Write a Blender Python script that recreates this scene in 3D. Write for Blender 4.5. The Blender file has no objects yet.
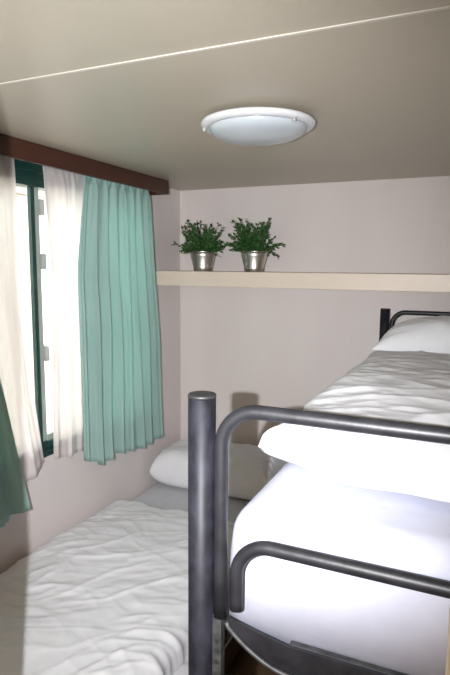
import bpy, bmesh, math, random
import numpy as np
from mathutils import Vector, Matrix, noise

random.seed(7)
E = 1.58                      # eye height above the floor; shapes below are given relative to the eye
PI = math.pi
scene = bpy.context.scene
COL = scene.collection


# ------------------------------------------------------------------ materials
def nodes_of(name):
    m = bpy.data.materials.new(name)
    m.use_nodes = True
    nt = m.node_tree
    return m, nt, nt.nodes['Principled BSDF'], nt.nodes['Material Output']


def noise_col(nt, c1, c2, scale, detail=4, stretch=(1, 1, 1), rough=.55):
    tc = nt.nodes.new('ShaderNodeTexCoord')
    mp = nt.nodes.new('ShaderNodeMapping')
    mp.inputs['Scale'].default_value = stretch
    nz = nt.nodes.new('ShaderNodeTexNoise')
    nz.inputs['Scale'].default_value = scale
    nz.inputs['Detail'].default_value = detail
    nz.inputs['Roughness'].default_value = rough
    cr = nt.nodes.new('ShaderNodeValToRGB')
    cr.color_ramp.elements[0].position = .3
    cr.color_ramp.elements[1].position = .7
    cr.color_ramp.elements[0].color = (*c1, 1)
    cr.color_ramp.elements[1].color = (*c2, 1)
    nt.links.new(tc.outputs['Object'], mp.inputs['Vector'])
    nt.links.new(mp.outputs['Vector'], nz.inputs['Vector'])
    nt.links.new(nz.outputs['Fac'], cr.inputs['Fac'])
    return nz, cr


def mat(name, c1, c2=None, scale=8, rough=.6, metal=0, spec=.5, stretch=(1, 1, 1), bump=0, bscale=None, coat=0, subs=0):
    m, nt, b, out = nodes_of(name)
    c2 = c2 or tuple(min(1, c * 1.08) for c in c1)
    nz, cr = noise_col(nt, c1, c2, scale, stretch=stretch)
    nt.links.new(cr.outputs['Color'], b.inputs['Base Color'])
    b.inputs['Roughness'].default_value = rough
    b.inputs['Metallic'].default_value = metal
    b.inputs['Specular IOR Level'].default_value = spec
    b.inputs['Coat Weight'].default_value = coat
    if bump:
        tc = nt.nodes.new('ShaderNodeTexCoord')
        n2 = nt.nodes.new('ShaderNodeTexNoise')
        n2.inputs['Scale'].default_value = bscale or scale * 6
        n2.inputs['Detail'].default_value = 3
        bp = nt.nodes.new('ShaderNodeBump')
        bp.inputs['Strength'].default_value = bump
        bp.inputs['Distance'].default_value = .004
        nt.links.new(tc.outputs['Object'], n2.inputs['Vector'])
        nt.links.new(n2.outputs['Fac'], bp.inputs['Height'])
        nt.links.new(bp.outputs['Normal'], b.inputs['Normal'])
    return m


def cloth_mat(name, c1, c2, trans, clear=0.0, tcol=None, scale=30):
    """woven cloth: diffuse + light passing through (+ holes of the weave for a sheer)"""
    m, nt, b, out = nodes_of(name)
    nz, cr = noise_col(nt, c1, c2, scale, stretch=(1, 1, .15))
    nt.links.new(cr.outputs['Color'], b.inputs['Base Color'])
    b.inputs['Roughness'].default_value = .85
    b.inputs['Specular IOR Level'].default_value = .15
    t = nt.nodes.new('ShaderNodeBsdfTranslucent')
    t.inputs['Color'].default_value = (*(tcol or c2), 1)
    mx = nt.nodes.new('ShaderNodeMixShader')
    mx.inputs[0].default_value = trans
    nt.links.new(b.outputs[0], mx.inputs[1])
    nt.links.new(t.outputs[0], mx.inputs[2])
    last = mx
    if clear:
        tr = nt.nodes.new('ShaderNodeBsdfTransparent')
        m2 = nt.nodes.new('ShaderNodeMixShader')
        m2.inputs[0].default_value = clear
        nt.links.new(mx.outputs[0], m2.inputs[1])
        nt.links.new(tr.outputs[0], m2.inputs[2])
        last = m2
    nt.links.new(last.outputs[0], out.inputs['Surface'])
    return m


def glass_mat(name):
    m, nt, b, out = nodes_of(name)
    nt.nodes.remove(b)
    tr = nt.nodes.new('ShaderNodeBsdfTransparent')
    tr.inputs['Color'].default_value = (.94, .97, .95, 1)
    gl = nt.nodes.new('ShaderNodeBsdfGlossy')
    gl.inputs['Roughness'].default_value = .03
    fr = nt.nodes.new('ShaderNodeFresnel')
    fr.inputs['IOR'].default_value = 1.3
    mx = nt.nodes.new('ShaderNodeMixShader')
    nt.links.new(fr.outputs[0], mx.inputs[0])
    nt.links.new(tr.outputs[0], mx.inputs[1])
    nt.links.new(gl.outputs[0], mx.inputs[2])
    nt.links.new(mx.outputs[0], out.inputs['Surface'])
    return m


M = {
    'wall': mat('wall_panel', (.66, .60, .58), (.70, .64, .62), 3, .55, spec=.25, stretch=(1, 1, .3)),
    'ceiling': mat('ceiling_laminate', (.46, .41, .325), (.51, .455, .365), 2.2, .38, spec=.45, stretch=(1, .35, 1), bump=.12, bscale=35),
    'batten': mat('pale_batten', (.60, .56, .49), None, 10, .5),
    'floor': mat('brown_vinyl_floor', (.09, .055, .03), (.14, .09, .05), 6, .5, stretch=(1, .15, 1)),
    'shelf': mat('cream_laminate', (.66, .56, .46), (.72, .62, .52), 5, .42, stretch=(.3, 1, 1)),
    'valance': mat('red_brown_wood', (.040, .0125, .0065), (.068, .021, .011), 7, .45, stretch=(1, .12, 2), bump=.1, bscale=40),
    'green_frame': mat('dark_green_paint', (.004, .030, .024), (.008, .044, .036), 12, .35),
    'grey_green': mat('grey_green_aluminium', (.24, .29, .26), (.29, .34, .31), 12, .4),
    'grey_plastic': mat('grey_plastic', (.33, .34, .32), None, 20, .45),
    'black_metal': mat('charcoal_metal', (.007, .007, .009), (.020, .020, .024), 22, .44, metal=.0, spec=.5, bump=.1, bscale=70),
    'post_metal': mat('mottled_charcoal_paint', (.004, .004, .006), (.022, .022, .030), 34, .5, spec=.22, stretch=(1, 1, .5)),
    'bracket': mat('worn_grey_bracket', (.025, .025, .026), (.085, .085, .085), 45, .5, metal=.3),
    'white_cloth': mat('white_bed_cloth', (.72, .725, .75), (.76, .765, .79), 20, .9, spec=.1, bump=.10, bscale=140),
    'cool_sheet': mat('bluish_white_sheet', (.47, .48, .57), (.51, .52, .61), 20, .9, spec=.1, bump=.06, bscale=120),
    'grey_sheet': mat('grey_fitted_sheet', (.58, .59, .62), (.63, .64, .67), 20, .9, spec=.1, bump=.06, bscale=120),
    'bed_wood': mat('dark_brown_bed_base', (.06, .034, .018), (.095, .055, .03), 8, .5, stretch=(1, .15, 1)),
    'jamb': mat('beige_door_frame', (.66, .62, .54), (.72, .68, .60), 6, .45, stretch=(1, 1, .1)),
    'green_cloth': cloth_mat('sea_green_curtain', (.39, .56, .515), (.45, .61, .57), .42, tcol=(.42, .63, .59)),
    'sheer': cloth_mat('white_sheer', (.82, .765, .755), (.87, .82, .81), .45, clear=.20, tcol=(.94, .88, .87)),
    'zinc': mat('galvanised_zinc', (.42, .40, .36), (.66, .64, .60), 14, .36, metal=1, stretch=(1, 1, .3)),
    'soil': mat('dark_soil', (.03, .02, .012), (.06, .04, .025), 60, .95),
    'leaf': mat('herb_leaf', (.012, .055, .011), (.042, .125, .028), 40, .5, spec=.3),
    'stem': mat('herb_stem', (.05, .09, .03), (.09, .12, .05), 40, .6),
    'lamp_rim': mat('white_enamel', (.66, .67, .68), (.70, .71, .72), 10, .35),
    'lamp_glass': mat('frosted_glass', (.47, .515, .55), (.52, .565, .60), 10, .25, coat=.3),
    'glass': glass_mat('window_glass'),
    'facade': mat('pale_facade', (.74, .70, .62), (.80, .76, .68), 3, .8, stretch=(1, 1, 6)),
    'facade_trim': mat('beige_trim', (.30, .25, .20), None, 6, .7),
    'ground': mat('pale_gravel', (.50, .47, .42), (.62, .58, .52), 30, .95),
    'black_plastic': mat('black_plastic', (.02, .02, .02), None, 20, .5),
}


# ------------------------------------------------------------------ mesh helpers
class MB:
    def __init__(self):
        self.bm = bmesh.new()

    def box(self, x0, x1, y0, y1, z0, z1, bev=.003, seg=2, smooth=False):
        t = bmesh.new()
        bmesh.ops.create_cube(t, size=1)
        for v in t.verts:
            v.co = Vector(((x0 + x1) / 2 + v.co.x * (x1 - x0), (y0 + y1) / 2 + v.co.y * (y1 - y0), (z0 + z1) / 2 + v.co.z * (z1 - z0)))
        if bev:
            bmesh.ops.bevel(t, geom=list(t.edges), offset=bev, segments=seg, profile=.5, affect='EDGES')
        self._merge(t, smooth)
        return self

    def _merge(self, t, smooth):
        for f in t.faces:
            f.smooth = smooth
        me = bpy.data.meshes.new('tmp')
        t.to_mesh(me)
        t.free()
        self.bm.from_mesh(me)
        bpy.data.meshes.remove(me)

    def grid(self, rows, close_u=False, close_v=False, cap=False, smooth=True):
        bm = self.bm
        V = [[bm.verts.new(Vector(p)) for p in r] for r in rows]
        nu, nv = len(V), len(V[0])
        for i in range(nu - (0 if close_u else 1)):
            for j in range(nv - (0 if close_v else 1)):
                f = bm.faces.new((V[i][j], V[(i + 1) % nu][j], V[(i + 1) % nu][(j + 1) % nv], V[i][(j + 1) % nv]))
                f.smooth = smooth
        if cap:
            bm.faces.new(list(reversed(V[0])))
            bm.faces.new(V[-1])
        return self

    def tube(self, pts, r, n=14, cap=True):
        pts = [Vector(p) for p in pts]
        rows, prev = [], None
        for i, p in enumerate(pts):
            d = (pts[min(i + 1, len(pts) - 1)] - pts[max(i - 1, 0)]).normalized()
            if prev is None:
                a = Vector((0, 1, 0)) if abs(d.y) < .9 else Vector((1, 0, 0))
            else:
                a = prev
            a = (a - d * a.dot(d)).normalized()
            prev = a
            b = d.cross(a)
            rr = r[i] if isinstance(r, (list, tuple)) else r
            rows.append([p + (a * math.cos(2 * PI * k / n) + b * math.sin(2 * PI * k / n)) * rr for k in range(n)])
        return self.grid(rows, close_v=True, cap=cap)

    def lathe(self, prof, c, n=40, cap=True):
        rows = [[(c[0] + r * math.cos(2 * PI * k / n), c[1] + r * math.sin(2 * PI * k / n), c[2] + z) for k in range(n)] for r, z in prof]
        return self.grid(rows, close_v=True, cap=cap)

    def prism_xz(self, poly, y0, y1):
        bm = self.bm
        a = [bm.verts.new((x, y0, z)) for x, z in poly]
        b = [bm.verts.new((x, y1, z)) for x, z in poly]
        n = len(poly)
        bm.faces.new(a)
        bm.faces.new(list(reversed(b)))
        for i in range(n):
            bm.faces.new((a[i], b[i], b[(i + 1) % n], a[(i + 1) % n]))
        return self

    def build(self, name, material, parent=None, origin=None):
        """links ONE mesh; vertices are eye-relative, z is lifted by E here"""
        bm = self.bm
        bmesh.ops.recalc_face_normals(bm, faces=bm.faces)
        if parent is not None:
            o0 = root_loc(parent)
        elif origin is not None:
            o0 = Vector(origin) + Vector((0, 0, E))
        else:
            xs = [v.co for v in bm.verts]
            o0 = Vector(((min(v.x for v in xs) + max(v.x for v in xs)) / 2, (min(v.y for v in xs) + max(v.y for v in xs)) / 2, min(v.z for v in xs) + E))
        for v in bm.verts:
            v.co = v.co + Vector((0, 0, E)) - o0
        me = bpy.data.meshes.new(name)
        bm.to_mesh(me)
        bm.free()
        me.materials.append(material)
        o = bpy.data.objects.new(name, me)
        COL.objects.link(o)
        if parent is not None:
            o.parent = parent
        else:
            o.location = o0
        return o


def root_loc(o):
    p = Vector(o.location)
    while o.parent is not None:
        o = o.parent
        p = p + Vector(o.location)
    return p


def tag(o, label, cat, group=None):
    o['label'] = label
    o['category'] = cat
    if group:
        o['group'] = group
    return o


def empty(name, loc):
    o = bpy.data.objects.new(name, None)
    o.empty_display_size = .1
    o.location = Vector(loc) + Vector((0, 0, E))
    COL.objects.link(o)
    return o


def structure(o):
    o['kind'] = 'structure'
    return o


def arc(cx, cz, r, a0, a1, y, n=8):
    return [(cx + r * math.cos(a0 + (a1 - a0) * i / n), y, cz + r * math.sin(a0 + (a1 - a0) * i / n)) for i in range(n + 1)]


def N(x, y, z=0.0):
    return noise.noise(Vector((x, y, z)))


def sm(a, b, t):
    t = max(0, min(1, (t - a) / (b - a)))
    return t * t * (3 - 2 * t)


def ridge(x, y, z=0.0, p=3):
    return (1 - min(1, abs(N(x, y, z)) * 1.6)) ** p


# ------------------------------------------------------------------ the room
XW, XR, YB, YF = -1.524, .50, 2.76, -2.40
ZC, ZF = .412, -E
WY0, WY1, WZ0, WZ1 = .93, 2.36, -.765, .372       # window opening in the left wall

floor = structure(MB().box(XW - .1, XR + .1, YF - .1, YB + .1, ZF - .06, ZF, 0).build('floor', M['floor']))
ceiling = structure(MB().box(XW - .1, XR + .1, YF - .1, YB + .1, ZC, ZC + .05, 0).build('ceiling', M['ceiling']))
structure(MB().box(XW, XR + .06, YB, YB + .06, ZF, ZC, 0).build('wall_back', M['wall']))
structure(MB().box(XR, XR + .06, YF, YB, ZF, ZC, 0).build('wall_right', M['wall']))
structure(MB().box(XW, XR, YF - .06, YF, ZF, ZC, 0).build('wall_front', M['wall']))
w = MB()
w.box(XW - .06, XW, YF, WY0, ZF, ZC, 0).box(XW - .06, XW, WY1, YB + .06, ZF, ZC, 0)
w.box(XW - .06, XW, WY0, WY1, ZF, WZ0, 0).box(XW - .06, XW, WY0, WY1, WZ1, ZC, 0)
structure(w.build('wall_left', M['wall']))
structure(MB().box(XW, XR, .993, 1.002, ZC - .0025, ZC, .001).build('trim_1', M['batten']))
# door frame the photographer stands in
d = MB().box(-.54, -.481, .32, .40, ZF, ZC, .004)
d.box(-.0010, .055, .28, .36, ZF, ZC, .004)
door = structure(d.build('door_1', M['jamb']))

# window: fixed frame, sliding sash, panes
fx0, fx1 = XW - .055, XW + .012
f = MB()
f.box(fx0, fx1, WY0, WY1, WZ1 - .085, WZ1, .004)
f.box(fx0, fx1, WY0, WY1, WZ0, WZ0 + .065, .004)
f.box(fx0, fx1, WY0, WY0 + .05, WZ0 + .065, WZ1 - .085, .004)
f.box(fx0, fx1, WY1 - .05, WY1, WZ0 + .065, WZ1 - .085, .004)
for k in (.024, .052):                                   # running grooves of the slider rails
    f.box(fx1, fx1 + .007, WY0, WY1, WZ1 - .085 + k, WZ1 - .085 + k + .010, .002)
    f.box(fx1, fx1 + .006, WY0, WY1, WZ0 + .01 + k * .6, WZ0 + .018 + k * .6, .002)
win = structure(f.build('window_1', M['green_frame']))
z0, z1 = WZ0 + .065, WZ1 - .085
MB().box(XW - .014, XW + .006, 1.606, 1.625, z0, z1, .003).build('mullion', M['green_frame'], win)
MB().box(XW - .014, XW + .004, 1.626, 1.650, z0, z1, .003).build('sash_stile', M['grey_green'], win)
g = MB()
for zz in (.215, .01, -.35):
    g.box(XW - .02, XW + .012, 1.651, 1.672, zz - .03, zz + .03, .003)
g.build('window_catch', M['grey_plastic'], win)
MB().box(XW - .024, XW - .020, WY0 + .05, 1.61, z0, z1, 0).build('pane', M['glass'], win)
MB().box(XW - .034, XW - .030, 1.651, WY1 - .05, z0, z1, 0).build('pane', M['glass'], win)

# what stands outside: gravel and the pale wall of the next cabin
structure(MB().box(-9, XW - .12, -5, 9, ZF - .5, ZF - .4, 0).build('ground', M['ground']))
c = empty('neighbouring_cabin', (-4.6, 2.4, ZF - .4))
tag(c, 'pale sunlit cabin seen through the window beyond the sheers', 'building')
MB().box(-5.0, -4.4, -1.5, 6.5, ZF - .4, .9, .01).build('cabin_wall', M['facade'], c)
MB().box(-4.4, -4.34, 4.35, 4.6, ZF - .4, .72, .01).build('corner_post', M['facade_trim'], c)
MB().box(-4.4, -4.30, 3.0, 6.4, .72, .80, .01).build('fascia', M['facade_trim'], c)

# ------------------------------------------------------------------ valance, curtains
v = empty('valance', (XW, 1.2, .345))
tag(v, 'red-brown wooden valance board along the top of the window wall', 'valance')
MB().box(-1.412, -1.394, .2, 2.412, .345, ZC - .001, .002).build('front_board', M['valance'], v)
MB().box(XW + .001, -1.413, 2.394, 2.412, .345, ZC - .001, .002).build('end_board', M['valance'], v)
MB().box(XW + .03, -1.414, .22, 2.39, .392, .404, .002).build('curtain_track', M['lamp_rim'], v)


def curtain(name, x0, ya, yb, zt, zb, waves, amp, m, seed, label, cat, group, nv=44, thick=.0016):
    """ya/yb/zb: functions giving the two side edges and the hem; pleats deepen towards the hem"""
    nu = int(waves * 22)
    rows = []
    for i in range(nu + 1):
        u = i / nu
        r = []
        for j in range(nv + 1):
            t = j / nv
            z = zt + (zb(u) - zt) * t
            y = ya(t) + (yb(t) - ya(t)) * u
            ph = u * waves * 2 * PI + .9 * N(u * 5 + seed, t * 1.3) + .5 * math.sin(u * 9 + seed)
            a = amp * (.35 + .65 * sm(0, .5, t)) * (.65 + .7 * abs(N(u * waves * .55 + seed * 3.1, t * .8, 4.2)) * 1.6)
            x = x0 + a * math.sin(ph) + .35 * a * math.sin(2.3 * ph + seed) + .006 * N(u * 8, t * 3, seed)
            y += .35 * a * math.cos(ph)
            if t < .04:                                    # gathered heading tape
                x = x0 + a * .6 * math.sin(ph * 2)
            r.append((x, y, z))
        rows.append(r)
    o = MB().grid(rows).build(name, m)
    s = o.modifiers.new('cloth', 'SOLIDIFY')
    s.thickness = thick
    s.offset = 0
    return tag(o, label, cat, group)


def poly(pts):
    def fn(t):
        for (a, b), (c2, d2) in zip(pts, pts[1:]):
            if t <= c2:
                return b + (d2 - b) * (t - a) / (c2 - a)
        return pts[-1][1]
    return fn


curtain('curtain', -1.436, poly([(0, 1.815), (.35, 1.752), (1, 1.758)]), poly([(0, 2.300), (.3, 2.335), (.6, 2.375), (1, 2.39)]), .375,
        poly([(0, -.80), (.10, -.835), (.22, -.875), (.36, -.855), (.6, -.885), (.8, -.895), (1, -.885)]), 7.5, .021, M['green_cloth'], 1.3,
        'sea-green curtain hanging full length beside the shelf end', 'curtain', 'green curtains')
curtain('curtain', -1.430, poly([(0, .80), (1, .84)]), poly([(0, 1.19), (.35, 1.24), (.6, 1.345), (1, 1.46)]), .375,
        poly([(0, -.92), (.6, -.90), (1, -.88)]), 5.5, .022, M['green_cloth'], 5.1,
        'shaded green curtain cut off by the left photo edge, outside the wide sheer', 'curtain', 'green curtains')
curtain('sheer_curtain', -1.488, poly([(0, 1.00), (1, 1.05)]), poly([(0, 1.500), (.35, 1.512), (.5, 1.530), (.75, 1.558), (1, 1.602)]), .375,
        poly([(0, -.86), (.70, -.835), (.80, -.825), (1, -.775)]), 6, .009, M['sheer'], 2.2,
        'wide white sheer curtain left of the green window post', 'curtain', 'white sheer curtains')
curtain('sheer_curtain', -1.489, poly([(0, 1.640), (.35, 1.665), (1, 1.645)]), poly([(0, 1.97), (1, 1.95)]), .375,
        poly([(0, -.775), (.22, -.785), (.3, -.80), (.34, -.79), (1, -.79)]), 4, .008, M['sheer'], 8.4,
        'narrow white sheer curtain tucked behind the long green curtain', 'curtain', 'white sheer curtains')

# ------------------------------------------------------------------ shelf with two potted herbs
sh = MB().box(XW + .001, XR - .001, 2.47, YB - .001, -.105, -.030, .003).build('wall_shelf', M['shelf'])
tag(sh, 'cream laminate shelf running along the back wall', 'shelf')


def herb(cx, cy, seed, label, lean):
    rnd = random.Random(seed)
    zt = -.030
    t = empty('potted_herb', (cx, cy, zt))
    tag(t, label, 'potted plant', 'potted herbs on the shelf')
    prof = [(.001, .001), (.046, .001), (.047, .004)]
    for k in (1, 5):
        z = .004 + k * .016
        r = .047 + k * .0036
        prof += [(r - .0003, z - .006), (r + .0005, z - .002), (r - .0002, z + .002)]
    prof += [(.0665, .094), (.0695, .097), (.0705, .100), (.0695, .103), (.0665, .103), (.0645, .098), (.060, .085), (.001, .085)]
    MB().lathe(prof, (cx, cy, zt), 44, cap=False).build('pot', M['zinc'], t)
    MB().lathe([(.0005, .093), (.03, .094), (.0635, .0905)], (cx, cy, zt), 24, cap=False).build('soil', M['soil'], t)
    leaf, stem = MB(), MB()
    for s in range(88):
        a = rnd.uniform(0, 2 * PI)
        q = rnd.random()
        spread = .25 + 1.05 * q
        L = rnd.uniform(.09, .155) + (.03 if spread < .7 else 0) * (1.0 if spread < .9 else .95)
        base = Vector((cx + math.cos(a) * .045 * rnd.random(), cy + math.sin(a) * .045 * rnd.random(), zt + .088))
        dirv = Vector((math.cos(a) * math.sin(spread) + lean * .2, math.sin(a) * math.sin(spread), math.cos(spread) + .15)).normalized()
        droop = rnd.uniform(.1, .75) * max(0, spread - .5)
        pts = []
        for k in range(8):
            u = k / 7
            pts.append(base + dirv * L * u + Vector((0, 0, -droop * L * u * u)) + Vector((N(s, u * 3, seed), N(u * 3, s, seed + 9), 0)) * .012 * u)
        lim = YB - .006                                       # stays clear of the wall
        for p in pts:
            p.y = min(p.y, lim)
            p.z = max(p.z, zt + .02)
        stem.tube(pts, [.0016 - .0011 * k / 7 for k in range(8)], 5)
        for k in range(1, 8):
            for w_ in range(4 if k > 1 else 2):
                d_ = (pts[k] - pts[k - 1]).normalized()
                ref = Vector((rnd.uniform(-1, 1), rnd.uniform(-1, 1), rnd.uniform(-.4, 1)))
                side = (ref - d_ * ref.dot(d_)).normalized()
                ln = rnd.uniform(.013, .026)
                ld = (side * .75 + d_ * .75).normalized()
                n_ = ld.cross(Vector((rnd.uniform(-1, 1), rnd.uniform(-1, 1), rnd.uniform(-1, 1)))).normalized()
                p0 = pts[k - 1].lerp(pts[k], rnd.random())
                pm = p0 + ld * ln * .5
                wd = ln * .23
                q0, q1, q2, q3 = p0, pm + n_ * wd, p0 + ld * ln + Vector((0, 0, -.002)), pm - n_ * wd
                for qq in (q0, q1, q2, q3):
                    qq.y = min(qq.y, lim)
                vs = [leaf.bm.verts.new(qq) for qq in (q0, q1, q2, q3)]
                ff = leaf.bm.faces.new(vs)
                ff.smooth = True
    leaf.build('foliage', M['leaf'], t)
    stem.build('stem', M['stem'], t)
    return t


herb(-1.300, 2.600, 11, 'potted herb in a zinc pot on the shelf, nearer the green curtain', .0)
herb(-1.012, 2.600, 23, 'potted herb in a zinc pot on the shelf, farther from the green curtain', -.12)

# ------------------------------------------------------------------ ceiling lamp
lx, ly = -.578, 1.500
lp = empty('ceiling_lamp', (lx, ly, ZC))
tag(lp, 'round white ceiling lamp with a shallow frosted glass bowl', 'ceiling lamp')
MB().lathe([(.001, -.0005), (.100, -.0005), (.104, -.008), (.104, -.018), (.001, -.018)], (lx, ly, ZC), 48, cap=False).build('back_plate', M['lamp_rim'], lp)
MB().lathe([(.104, -.014), (.140, -.010), (.158, -.014), (.162, -.020), (.158, -.026), (.148, -.031), (.138, -.031), (.134, -.026), (.104, -.018)],
           (lx, ly, ZC), 64, cap=False).build('rim', M['lamp_rim'], lp)
prof = [(.1375 * math.cos(a), -.030 - .038 * math.sin(a)) for a in [i * PI / 2 / 12 for i in range(12)]] + [(.0005, -.068)]
MB().lathe(prof, (lx, ly, ZC), 64, cap=False).build('glass_bowl', M['lamp_glass'], lp)
for a in (3.65, 5.75):
    cx, cy = lx + .151 * math.cos(a), ly + .151 * math.sin(a)
    MB().lathe([(.001, -.042), (.004, -.041), (.006, -.036), (.006, -.030), (.001, -.029)], (cx, cy, ZC), 14, cap=False).build('fixing_screw', M['grey_plastic'], lp)


# ------------------------------------------------------------------ cloth shapes
def slab(name, x0, x1, y0, y1, zb, T, m, wr, r=.09, nx=110, ny=150, outline=None, label=None, cat=None, group=None, crown=0.0):
    """a quilt lying flat: rounded all round, flat below, wrinkled above"""
    top, bot = [], []
    for i in range(nx + 1):
        u = i / nx
        a, b = [], []
        for j in range(ny + 1):
            vv = j / ny
            # denser rows near the rim
            uu = .5 - .5 * math.cos(PI * u) * (1 - .0) if False else u
            dx = outline(uu, vv)[0] if outline else 0
            dy = outline(uu, vv)[1] if outline else 0
            x = x0 + (x1 - x0) * uu
            y = y0 + (y1 - y0) * vv
            dd = min(x - x0, x1 - x, y - y0, y1 - y)
            e = min(1, max(0, dd / r))
            h = math.sqrt(max(0, 1 - (1 - e) ** 2))
            cz = T * h * (1 + crown * math.sin(PI * uu) ** .7) * (1 - .5 * sm(.25, 1, vv))
            wv = wr(x, y) * min(1, e * 1.5)
            # the seam sits a third of the way up the thickness
            a.append((x + dx, y + dy, zb + T * .34 + cz * .66 + wv))
            b.append((x + dx, y + dy, zb + T * .34 * (1 - h) + .0015))
        top.append(a)
        bot.append(b)
    mb = MB()
    bm = mb.bm
    mb.grid(top)
    nvt = len(bm.verts)
    mb.grid(bot)
    bm.verts.ensure_lookup_table()
    bmesh.ops.remove_doubles(bm, verts=bm.verts, dist=.0008)
    # close the rim between upper and lower skins where they did not meet
    ed = [e for e in bm.edges if len(e.link_faces) == 1]
    if ed:
        bmesh.ops.bridge_loops(bm, edges=ed) if False else None
    o = mb.build(name, m)
    return tag(o, label, cat, group)


def pillow(name, c, sx, sy, T, rot, m, label, group, seed, tilt=0.0, bottom=.25, fat=3.0, fat2=3.0):
    n = 60
    top, bot = [], []
    Rz = Matrix.Rotation(rot, 3, 'Z') @ Matrix.Rotation(tilt, 3, 'X')
    for i in range(n + 1):
        u = -1 + 2 * i / n
        a, b = [], []
        for j in range(n + 1):
            w_ = -1 + 2 * j / n
            h = (max(0, 1 - abs(u) ** fat) ** .5) * (max(0, 1 - abs(w_) ** fat2) ** .5)
            pin = 1 - .055 * (1 - abs(u) ** 2) * abs(w_) ** 6
            pin2 = 1 - .07 * (1 - abs(w_) ** 2) * abs(u) ** 6
            x, y = u * sx / 2 * pin2, w_ * sy / 2 * pin
            wr = .007 * N(u * 2.2 + seed, w_ * 2.2) + .006 * ridge(u * 3 + seed, w_ * 1.5, 2.2) * abs(h) + .012 * (abs(u) ** 3) * N(w_ * 6, seed + u * 3)
            zt_ = T * (1 - bottom) * h + wr * min(1, h * 1.3)
            zb_ = -T * bottom * h
            a.append(Vector(c) + Rz @ Vector((x, y, T * bottom + zt_)))
            b.append(Vector(c) + Rz @ Vector((x, y, T * bottom + zb_)))
        top.append(a)
        bot.append(b)
    mb = MB()
    mb.grid(top)
    mb.grid(bot)
    bmesh.ops.remove_doubles(mb.bm, verts=mb.bm.verts, dist=.0006)
    o = mb.build(name, m)
    return tag(o, label, 'pillow', group)


# ------------------------------------------------------------------ low bed under the window
bx0, bx1, by0, by1 = XW + .012, -.768, .74, 2.735
ZM = -1.170                                             # top of its mattress
b = empty('single_bed', ((bx0 + bx1) / 2, (by0 + by1) / 2, ZF))
tag(b, 'dark brown base of the low single bed under the window', 'bed')
MB().box(bx0, bx1 + .004, by0, by1, ZF + .05, ZM - .152, .006).build('bed_base', M['bed_wood'], b)
for xx in (bx0 + .06, bx1 - .08):
    for yy in (by0 + .06, by1 - .08):
        MB().box(xx, xx + .05, yy, yy + .05, ZF, ZF + .0495, .003).build('foot', M['black_metal'], b)
mt = MB().box(bx0, bx1, by0 + .01, by1, ZM - .150, ZM, .028, 4, True).build('mattress', M['grey_sheet'])
tag(mt, 'grey-sheeted mattress of the low bed under the window', 'mattress')


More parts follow.
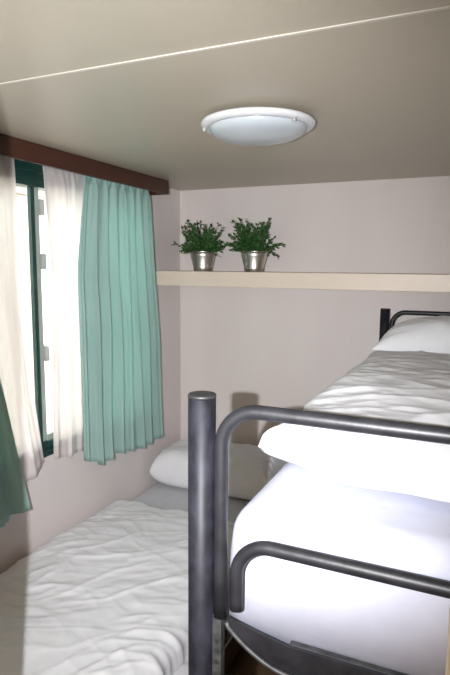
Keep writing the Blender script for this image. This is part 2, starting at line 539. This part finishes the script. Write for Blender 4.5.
def duvet_low():
    y0, y1 = .80, 2.085
    ns, ny = 150, 190
    # cross-section of the quilt from the wall to its hanging side: (x, z)
    xe = bx1 + .006
    path = [(bx0 + .004, ZM + .010), (bx0 + .006, ZM + .045), (bx0 + .03, ZM + .066)]
    for k in range(1, 20):
        path.append((bx0 + .03 + (xe - .05 - bx0 - .03) * k / 20, ZM + .070 + .012 * math.sin(PI * k / 20)))
    for k in range(9):
        a = PI / 2 * (1 - k / 8)
        path.append((xe - .035 + .055 * math.cos(a), ZM + .012 + .055 * math.sin(a)))
    path += [(xe + .024, ZM - .03), (xe + .022, ZM - .08), (xe + .016, ZM - .115)]
    P = [Vector((p[0], p[1])) for p in path]
    cum = [0]
    for a, c2 in zip(P, P[1:]):
        cum.append(cum[-1] + (c2 - a).length)

    def at(s):
        s *= cum[-1]
        for k in range(len(P) - 1):
            if s <= cum[k + 1] + 1e-9:
                t = (s - cum[k]) / (cum[k + 1] - cum[k])
                d_ = (P[k + 1] - P[k]).normalized()
                return P[k].lerp(P[k + 1], t), Vector((-d_.y, d_.x))
        return P[-1], Vector((1, 0))
    outer, inner = [], []
    for i in range(ns + 1):
        s = i / ns
        p, nn = at(s)
        if nn.y < -.01 or (s > .8 and nn.x < 0):
            nn = -nn
        ro, ri = [], []
        for j in range(ny + 1):
            t = j / ny
            edge = y1 + .020 * N(s * 5, 3.3) + .022 * N(s * 13, 9.1) - .05 * sm(.82, 1, s)
            y = y0 + (edge - y0) * t
            e = min(1, (1 - t) * (y1 - y0) / .05)
            rim = math.sqrt(max(0, 1 - (1 - e) ** 2))
            # wrinkles: fine creases that fan from the head end, long folds along the hanging side
            qx, qy = p.x + .05 * N(p.x * 4, y * 4, 1.0), y + .06 * N(p.x * 4 + 7, y * 4, 2.0)
            wv = .003 * ridge(qx * 2.0 + qy * 1.0, qy * 7.5 - qx * 2.5, 0.3, 4)
            wv += .0030 * sm(-.3, .3, N(qx * 4, qy * 4, 31)) * ridge(qx * 3.2 - qy * 2.0, qy * 13.0 + qx * 5, 3.1, 5)
            wv += .0055 * ridge(qx * 3.0 + qy * 2.0, qy * 9.0 - qx * 11, 7.9, 7) * sm(-.2, .3, N(qx * 3, qy * 3, 21))
            wv += .0022 * ridge(qx * 7.0, qy * 20.0 - qx * 12, 4.7, 4)
            wv += .016 * N(qx * 2.2, qy * 2.2, 6.0)
            wv += .003 * N(qx * 14, qy * 20, 8.0)
            dg = qx * .72 + qy * .69
            wv += .009 * sm(.55, .85, s) * ridge(dg * 1.2, (qy - qx) * 7.0, 5.5, 2.5)
            wv *= sm(0, .05, s)
            if s > .9:
                wv *= .55
            th = .052
            q = p + nn * (wv * rim)
            ci = p - nn * th
            mid = ci.lerp(p, .35)
            oo = mid + (q - mid) * rim
            ii = mid + (ci - mid) * rim
            ix, iz = ii.x, ii.y
            if s < .84:                                   # rests on the mattress
                iz = max(iz, ZM + .002)
                ix = min(max(ix, bx0 + .002), xe + .02)
            if iz < ZM + .002:
                ix = max(ix, bx1 + .003)
            oz = max(oo.y, iz + .003) if s < .8 else oo.y
            ox = max(oo.x, bx0 + .002)
            if oz < ZM + .002:
                ox = max(ox, ix + .004)
            ro.append((ox, y, oz))
            ri.append((ix, y, iz))
        outer.append(ro)
        inner.append(ri)
    mb = MB()
    rows = []
    bm = mb.bm
    A = [[bm.verts.new(p) for p in r] for r in outer]
    B = [[bm.verts.new(p) for p in r] for r in inner]
    for i in range(ns):
        for j in range(ny):
            bm.faces.new((A[i][j], A[i + 1][j], A[i + 1][j + 1], A[i][j + 1])).smooth = True
            bm.faces.new((B[i][j], B[i][j + 1], B[i + 1][j + 1], B[i + 1][j])).smooth = True
    for i in range(ns):
        for j in (0, ny):
            bm.faces.new((A[i][j], A[i + 1][j], B[i + 1][j], B[i][j])).smooth = True
    for j in range(ny):
        for i in (0, ns):
            bm.faces.new((A[i][j], A[i][j + 1], B[i][j + 1], B[i][j])).smooth = True
    o = mb.build('duvet', M['white_cloth'])
    return tag(o, 'crumpled white duvet spread over the low bed under the window', 'duvet', 'white duvets')


duvet_low()
pillow('pillow', (-1.168, 2.555, ZM + .002), .675, .37, .21, .03, M['white_cloth'],
       'white pillow on the low bed in the corner under the shelf', 'white pillows', 3.0, bottom=.42, fat=9.0, fat2=5.0)

# ------------------------------------------------------------------ bunk bed
PX0, PX1, PY0, PY1 = -.366, .44, .73, 2.63
bk = empty('bunk_bed', ((PX0 + PX1) / 2, (PY0 + PY1) / 2, ZF))
tag(bk, 'black tubular metal bunk bed with looped end rails and round posts', 'bunk bed')


def post(x, y):
    prof = [(.0215, ZF), (.0215, -.199), (.0205, -.1985), (.0005, -.1985)]
    p = MB().lathe([(r, z) for r, z in prof], (x, y, 0), 28, cap=True).build('post', M['post_metal'], bk)
    MB().lathe([(.0210, -.1983), (.0220, -.1975), (.0220, -.1955), (.0212, -.1938), (.019, -.1932), (.0005, -.1928)], (x, y, 0), 28, cap=False).build('post_cap', M['black_plastic'], p)
    MB().lathe([(.0245, ZF + .0005), (.0245, ZF + .025), (.0218, ZF + .03)], (x, y, 0), 24, cap=True).build('rubber_foot', M['black_plastic'], p)


for x in (PX0, PX1):
    for y in (PY0, PY1):
        post(x, y)


def loop(xa, xb, y, ztop, zbot, r, rad):
    pts = [(xa, y, zbot)]
    pts += [(xa, y, zbot + (ztop - rad - zbot) * k / 4) for k in range(1, 4)]
    pts += arc(xa + rad, ztop - rad, rad, PI, PI / 2, y, 12)
    pts += [(xa + rad + (xb - xa - 2 * rad) * k / 6, y, ztop) for k in range(1, 6)]
    pts += arc(xb - rad, ztop - rad, rad, PI / 2, 0, y, 12)
    pts += [(xb, y, ztop - rad - (ztop - rad - zbot) * k / 4) for k in range(1, 4)] + [(xb, y, zbot)]
    return MB().tube(pts, r, 16)


mx = PX0 + PX1
xa = -.333
loop(xa, mx - xa, PY0, -.212, -.549, .0108, .060).build('end_rail', M['black_metal'], bk)
loop(-.305, mx + .305, PY0 - .002, -.417, -.528, .0108, .055).build('guard_rail', M['black_metal'], bk)
loop(xa, mx - xa, PY1, -.208, -.549, .0108, .060).build('end_rail', M['black_metal'], bk)


def end_plate(y, s):
    """channel closing the mattress deck, its lower corners cut to a curve; a light lip runs along the curve"""
    zt, zb = -.549, -.614
    xl = -.322
    cur = [(xl, zt - .006)]
    for k in range(11):
        t = k / 10
        cur.append((xl + .003 + .105 * t, zt - .014 + (zb - zt + .014) * math.sin(t * PI / 2) ** .9))
    dip = [(xl, zt), (xl + .045, zt - .010), (xl + .10, zt - .020)]        # upper edge falls away from the corner
    right = [(mx - x, z) for x, z in reversed(cur)]
    p = MB().prism_xz(list(reversed(dip)) + cur + right + [(mx - x, z) for x, z in dip], y - .003, y + .003).build('end_plate', M['black_metal'], bk)
    path = [(x, y - .006 * s, z) for x, z in cur + right]
    MB().tube(path, .0036, 8).build('curved_lip', M['bracket'], p)
    MB().box(xl + .10, mx - xl - .10, y + (.004 if s > 0 else -.016), y + (.016 if s > 0 else -.004), zt - .026, zt - .020, .002).build('top_lip', M['bracket'], p)


end_plate(PY0 + .004, 1)
end_plate(PY1 - .004, -1)
for y, s in ((PY0, 1), (PY1, -1)):
    for x, q in ((PX0, 1), (PX1, -1)):
        br = MB().box(min(x + q * .0205, x + q * .036), max(x + q * .0205, x + q * .036), y - .004, y + .012, -.70, -.548, .0015)
        o = br.build('bracket', M['bracket'], bk)
        for zz in (-.592, -.628, -.664):
            ya = y - .0046 if s > 0 else y + .0126
            MB().tube([(x + q * .029, ya, zz), (x + q * .029, ya + .0006 * s, zz)], .0042, 12).build('bracket_hole', M['black_plastic'], o)
for x, q in ((PX0, 1), (PX1, -1)):
    MB().box(min(x, x + q * .022) - .0, max(x, x + q * .022), PY0 + .022, PY1 - .022, -.636, -.586, .003).build('side_rail', M['black_metal'], bk)
for k in range(12):
    yy = PY0 + .10 + k * (PY1 - PY0 - .2 - .06) / 11
    MB().box(PX0 + .023, PX1 - .023, yy, yy + .06, -.601, -.587, .002).build('slat', M['bed_wood'], bk)

UM = -.380                                               # top of the upper mattress
mu = MB().box(PX0 + .010, PX1 - .010, .752, 2.600, -.635, UM, .050, 8, True)
for vtx in mu.bm.verts:                                  # soft crown and slight sag of the foot end
    vtx.co.z = max(vtx.co.z, -.585)
    vtx.co.x += .020 * sm(-.56, -.39, vtx.co.z) * (1 if vtx.co.x < mx / 2 else -1)
    if vtx.co.z > -.46:
        vtx.co.z += .004 * N(vtx.co.x * 5, vtx.co.y * 5)
mu = mu.build('mattress', M['cool_sheet'])
tag(mu, 'white-sheeted mattress on the upper bunk behind the looped rails', 'mattress')


def wr_upper(x, y):
    qx, qy = x + .05 * N(x * 4, y * 4, 1.0), y + .06 * N(x * 4 + 7, y * 4, 2.0)
    a = .005 * ridge(qx * 2.2 + qy * 1.0, qy * 6.6 - qx * 1.8, 10.3, 4) + .0035 * ridge(qx * 4.0 - qy * 2.0, qy * 12.0, 13.1, 4) + .003 * ridge(qx * 8, qy * 18 + qx * 9, 15.2, 4)
    return a + .012 * N(qx * 3, qy * 3, 16) + .004 * N(qx * 12, qy * 15, 18) - .012


def outline_upper(u, v):
    d_ = min(u, 1 - u) * .82
    near = 1 - sm(0, .10, u)
    front = 1 - sm(0, .10, v)
    dx = -.006 * near * front * 2 + .012 * near * N(v * 9, 2.2) + .006 * near * N(v * 25, 4.0)
    dy = front * (.010 * N(u * 8, 7.7) - .010 + .085 * (1 - sm(0, .22, u)))
    return dx, dy


slab('duvet', PX0 + .020, PX1 - .02, .880, 2.225, UM + .004, .088, M['white_cloth'], wr_upper, r=.075, outline=outline_upper,
     label='rumpled white duvet folded back on the upper bunk', cat='duvet', group='white duvets', crown=.22)
pillow('pillow', (.035, 2.417, UM + .006), .79, .36, .175, .02, M['white_cloth'],
       'white pillow on the upper bunk against the looped headboard', 'white pillows', 9.0, tilt=.0)

# ------------------------------------------------------------------ light
wd = bpy.data.worlds.new('daylight')
scene.world = wd
wd.use_nodes = True
bg = wd.node_tree.nodes['Background']
bg.inputs['Color'].default_value = (.93, .97, 1.0, 1)
bg.inputs['Strength'].default_value = 7.5

# the camera's own flash, which throws the post's shadow on the back wall
fl = bpy.data.lights.new('camera_flash', 'SPOT')
fl.energy = 200
fl.color = (.95, .965, 1.0)
fl.spot_size = math.radians(94)
fl.spot_blend = 1.0
fl.shadow_soft_size = .005
fo = bpy.data.objects.new('camera_flash', fl)
COL.objects.link(fo)

# warm fill light added behind the photographer, standing in for ambient bounce
hl = bpy.data.lights.new('warm_bounce_fill', 'AREA')
hl.shape = 'DISK'
hl.size = .40
hl.energy = 23
hl.color = (1.0, .77, .50)
ho = bpy.data.objects.new('warm_bounce_fill', hl)
ho.location = (-.5, -1.5, ZC - .03 + E)
COL.objects.link(ho)

# ------------------------------------------------------------------ camera
p_, yaw, roll = math.radians(7.48), math.radians(24.22), math.radians(-.42)
fwd = Vector((-math.sin(yaw) * math.cos(p_), math.cos(yaw) * math.cos(p_), -math.sin(p_)))
rt = Vector((math.cos(yaw), math.sin(yaw), 0))
dn = fwd.cross(rt)
r2 = math.cos(roll) * rt + math.sin(roll) * dn
d2 = -math.sin(roll) * rt + math.cos(roll) * dn
cam = bpy.data.cameras.new('camera')
cam.sensor_width = 36
cam.lens = 548 / 675 * 36
cam.clip_start = .02
co = bpy.data.objects.new('camera', cam)
mw = Matrix((r2, -d2, -fwd)).transposed().to_4x4()
mw.translation = Vector((0, 0, E))
co.matrix_world = mw
COL.objects.link(co)
scene.camera = co
fm = mw.copy()
fm = fm @ Matrix.Rotation(math.radians(6), 4, 'Y') @ Matrix.Rotation(math.radians(-1), 4, 'X')
fm.translation = Vector((-.082, -.037, E + .002))
fo.matrix_world = fm

scene.view_settings.view_transform = 'Standard'
scene.view_settings.look = 'None'
scene.view_settings.gamma = 1
scene.view_settings.use_curve_mapping = False
scene.view_settings.exposure = 0
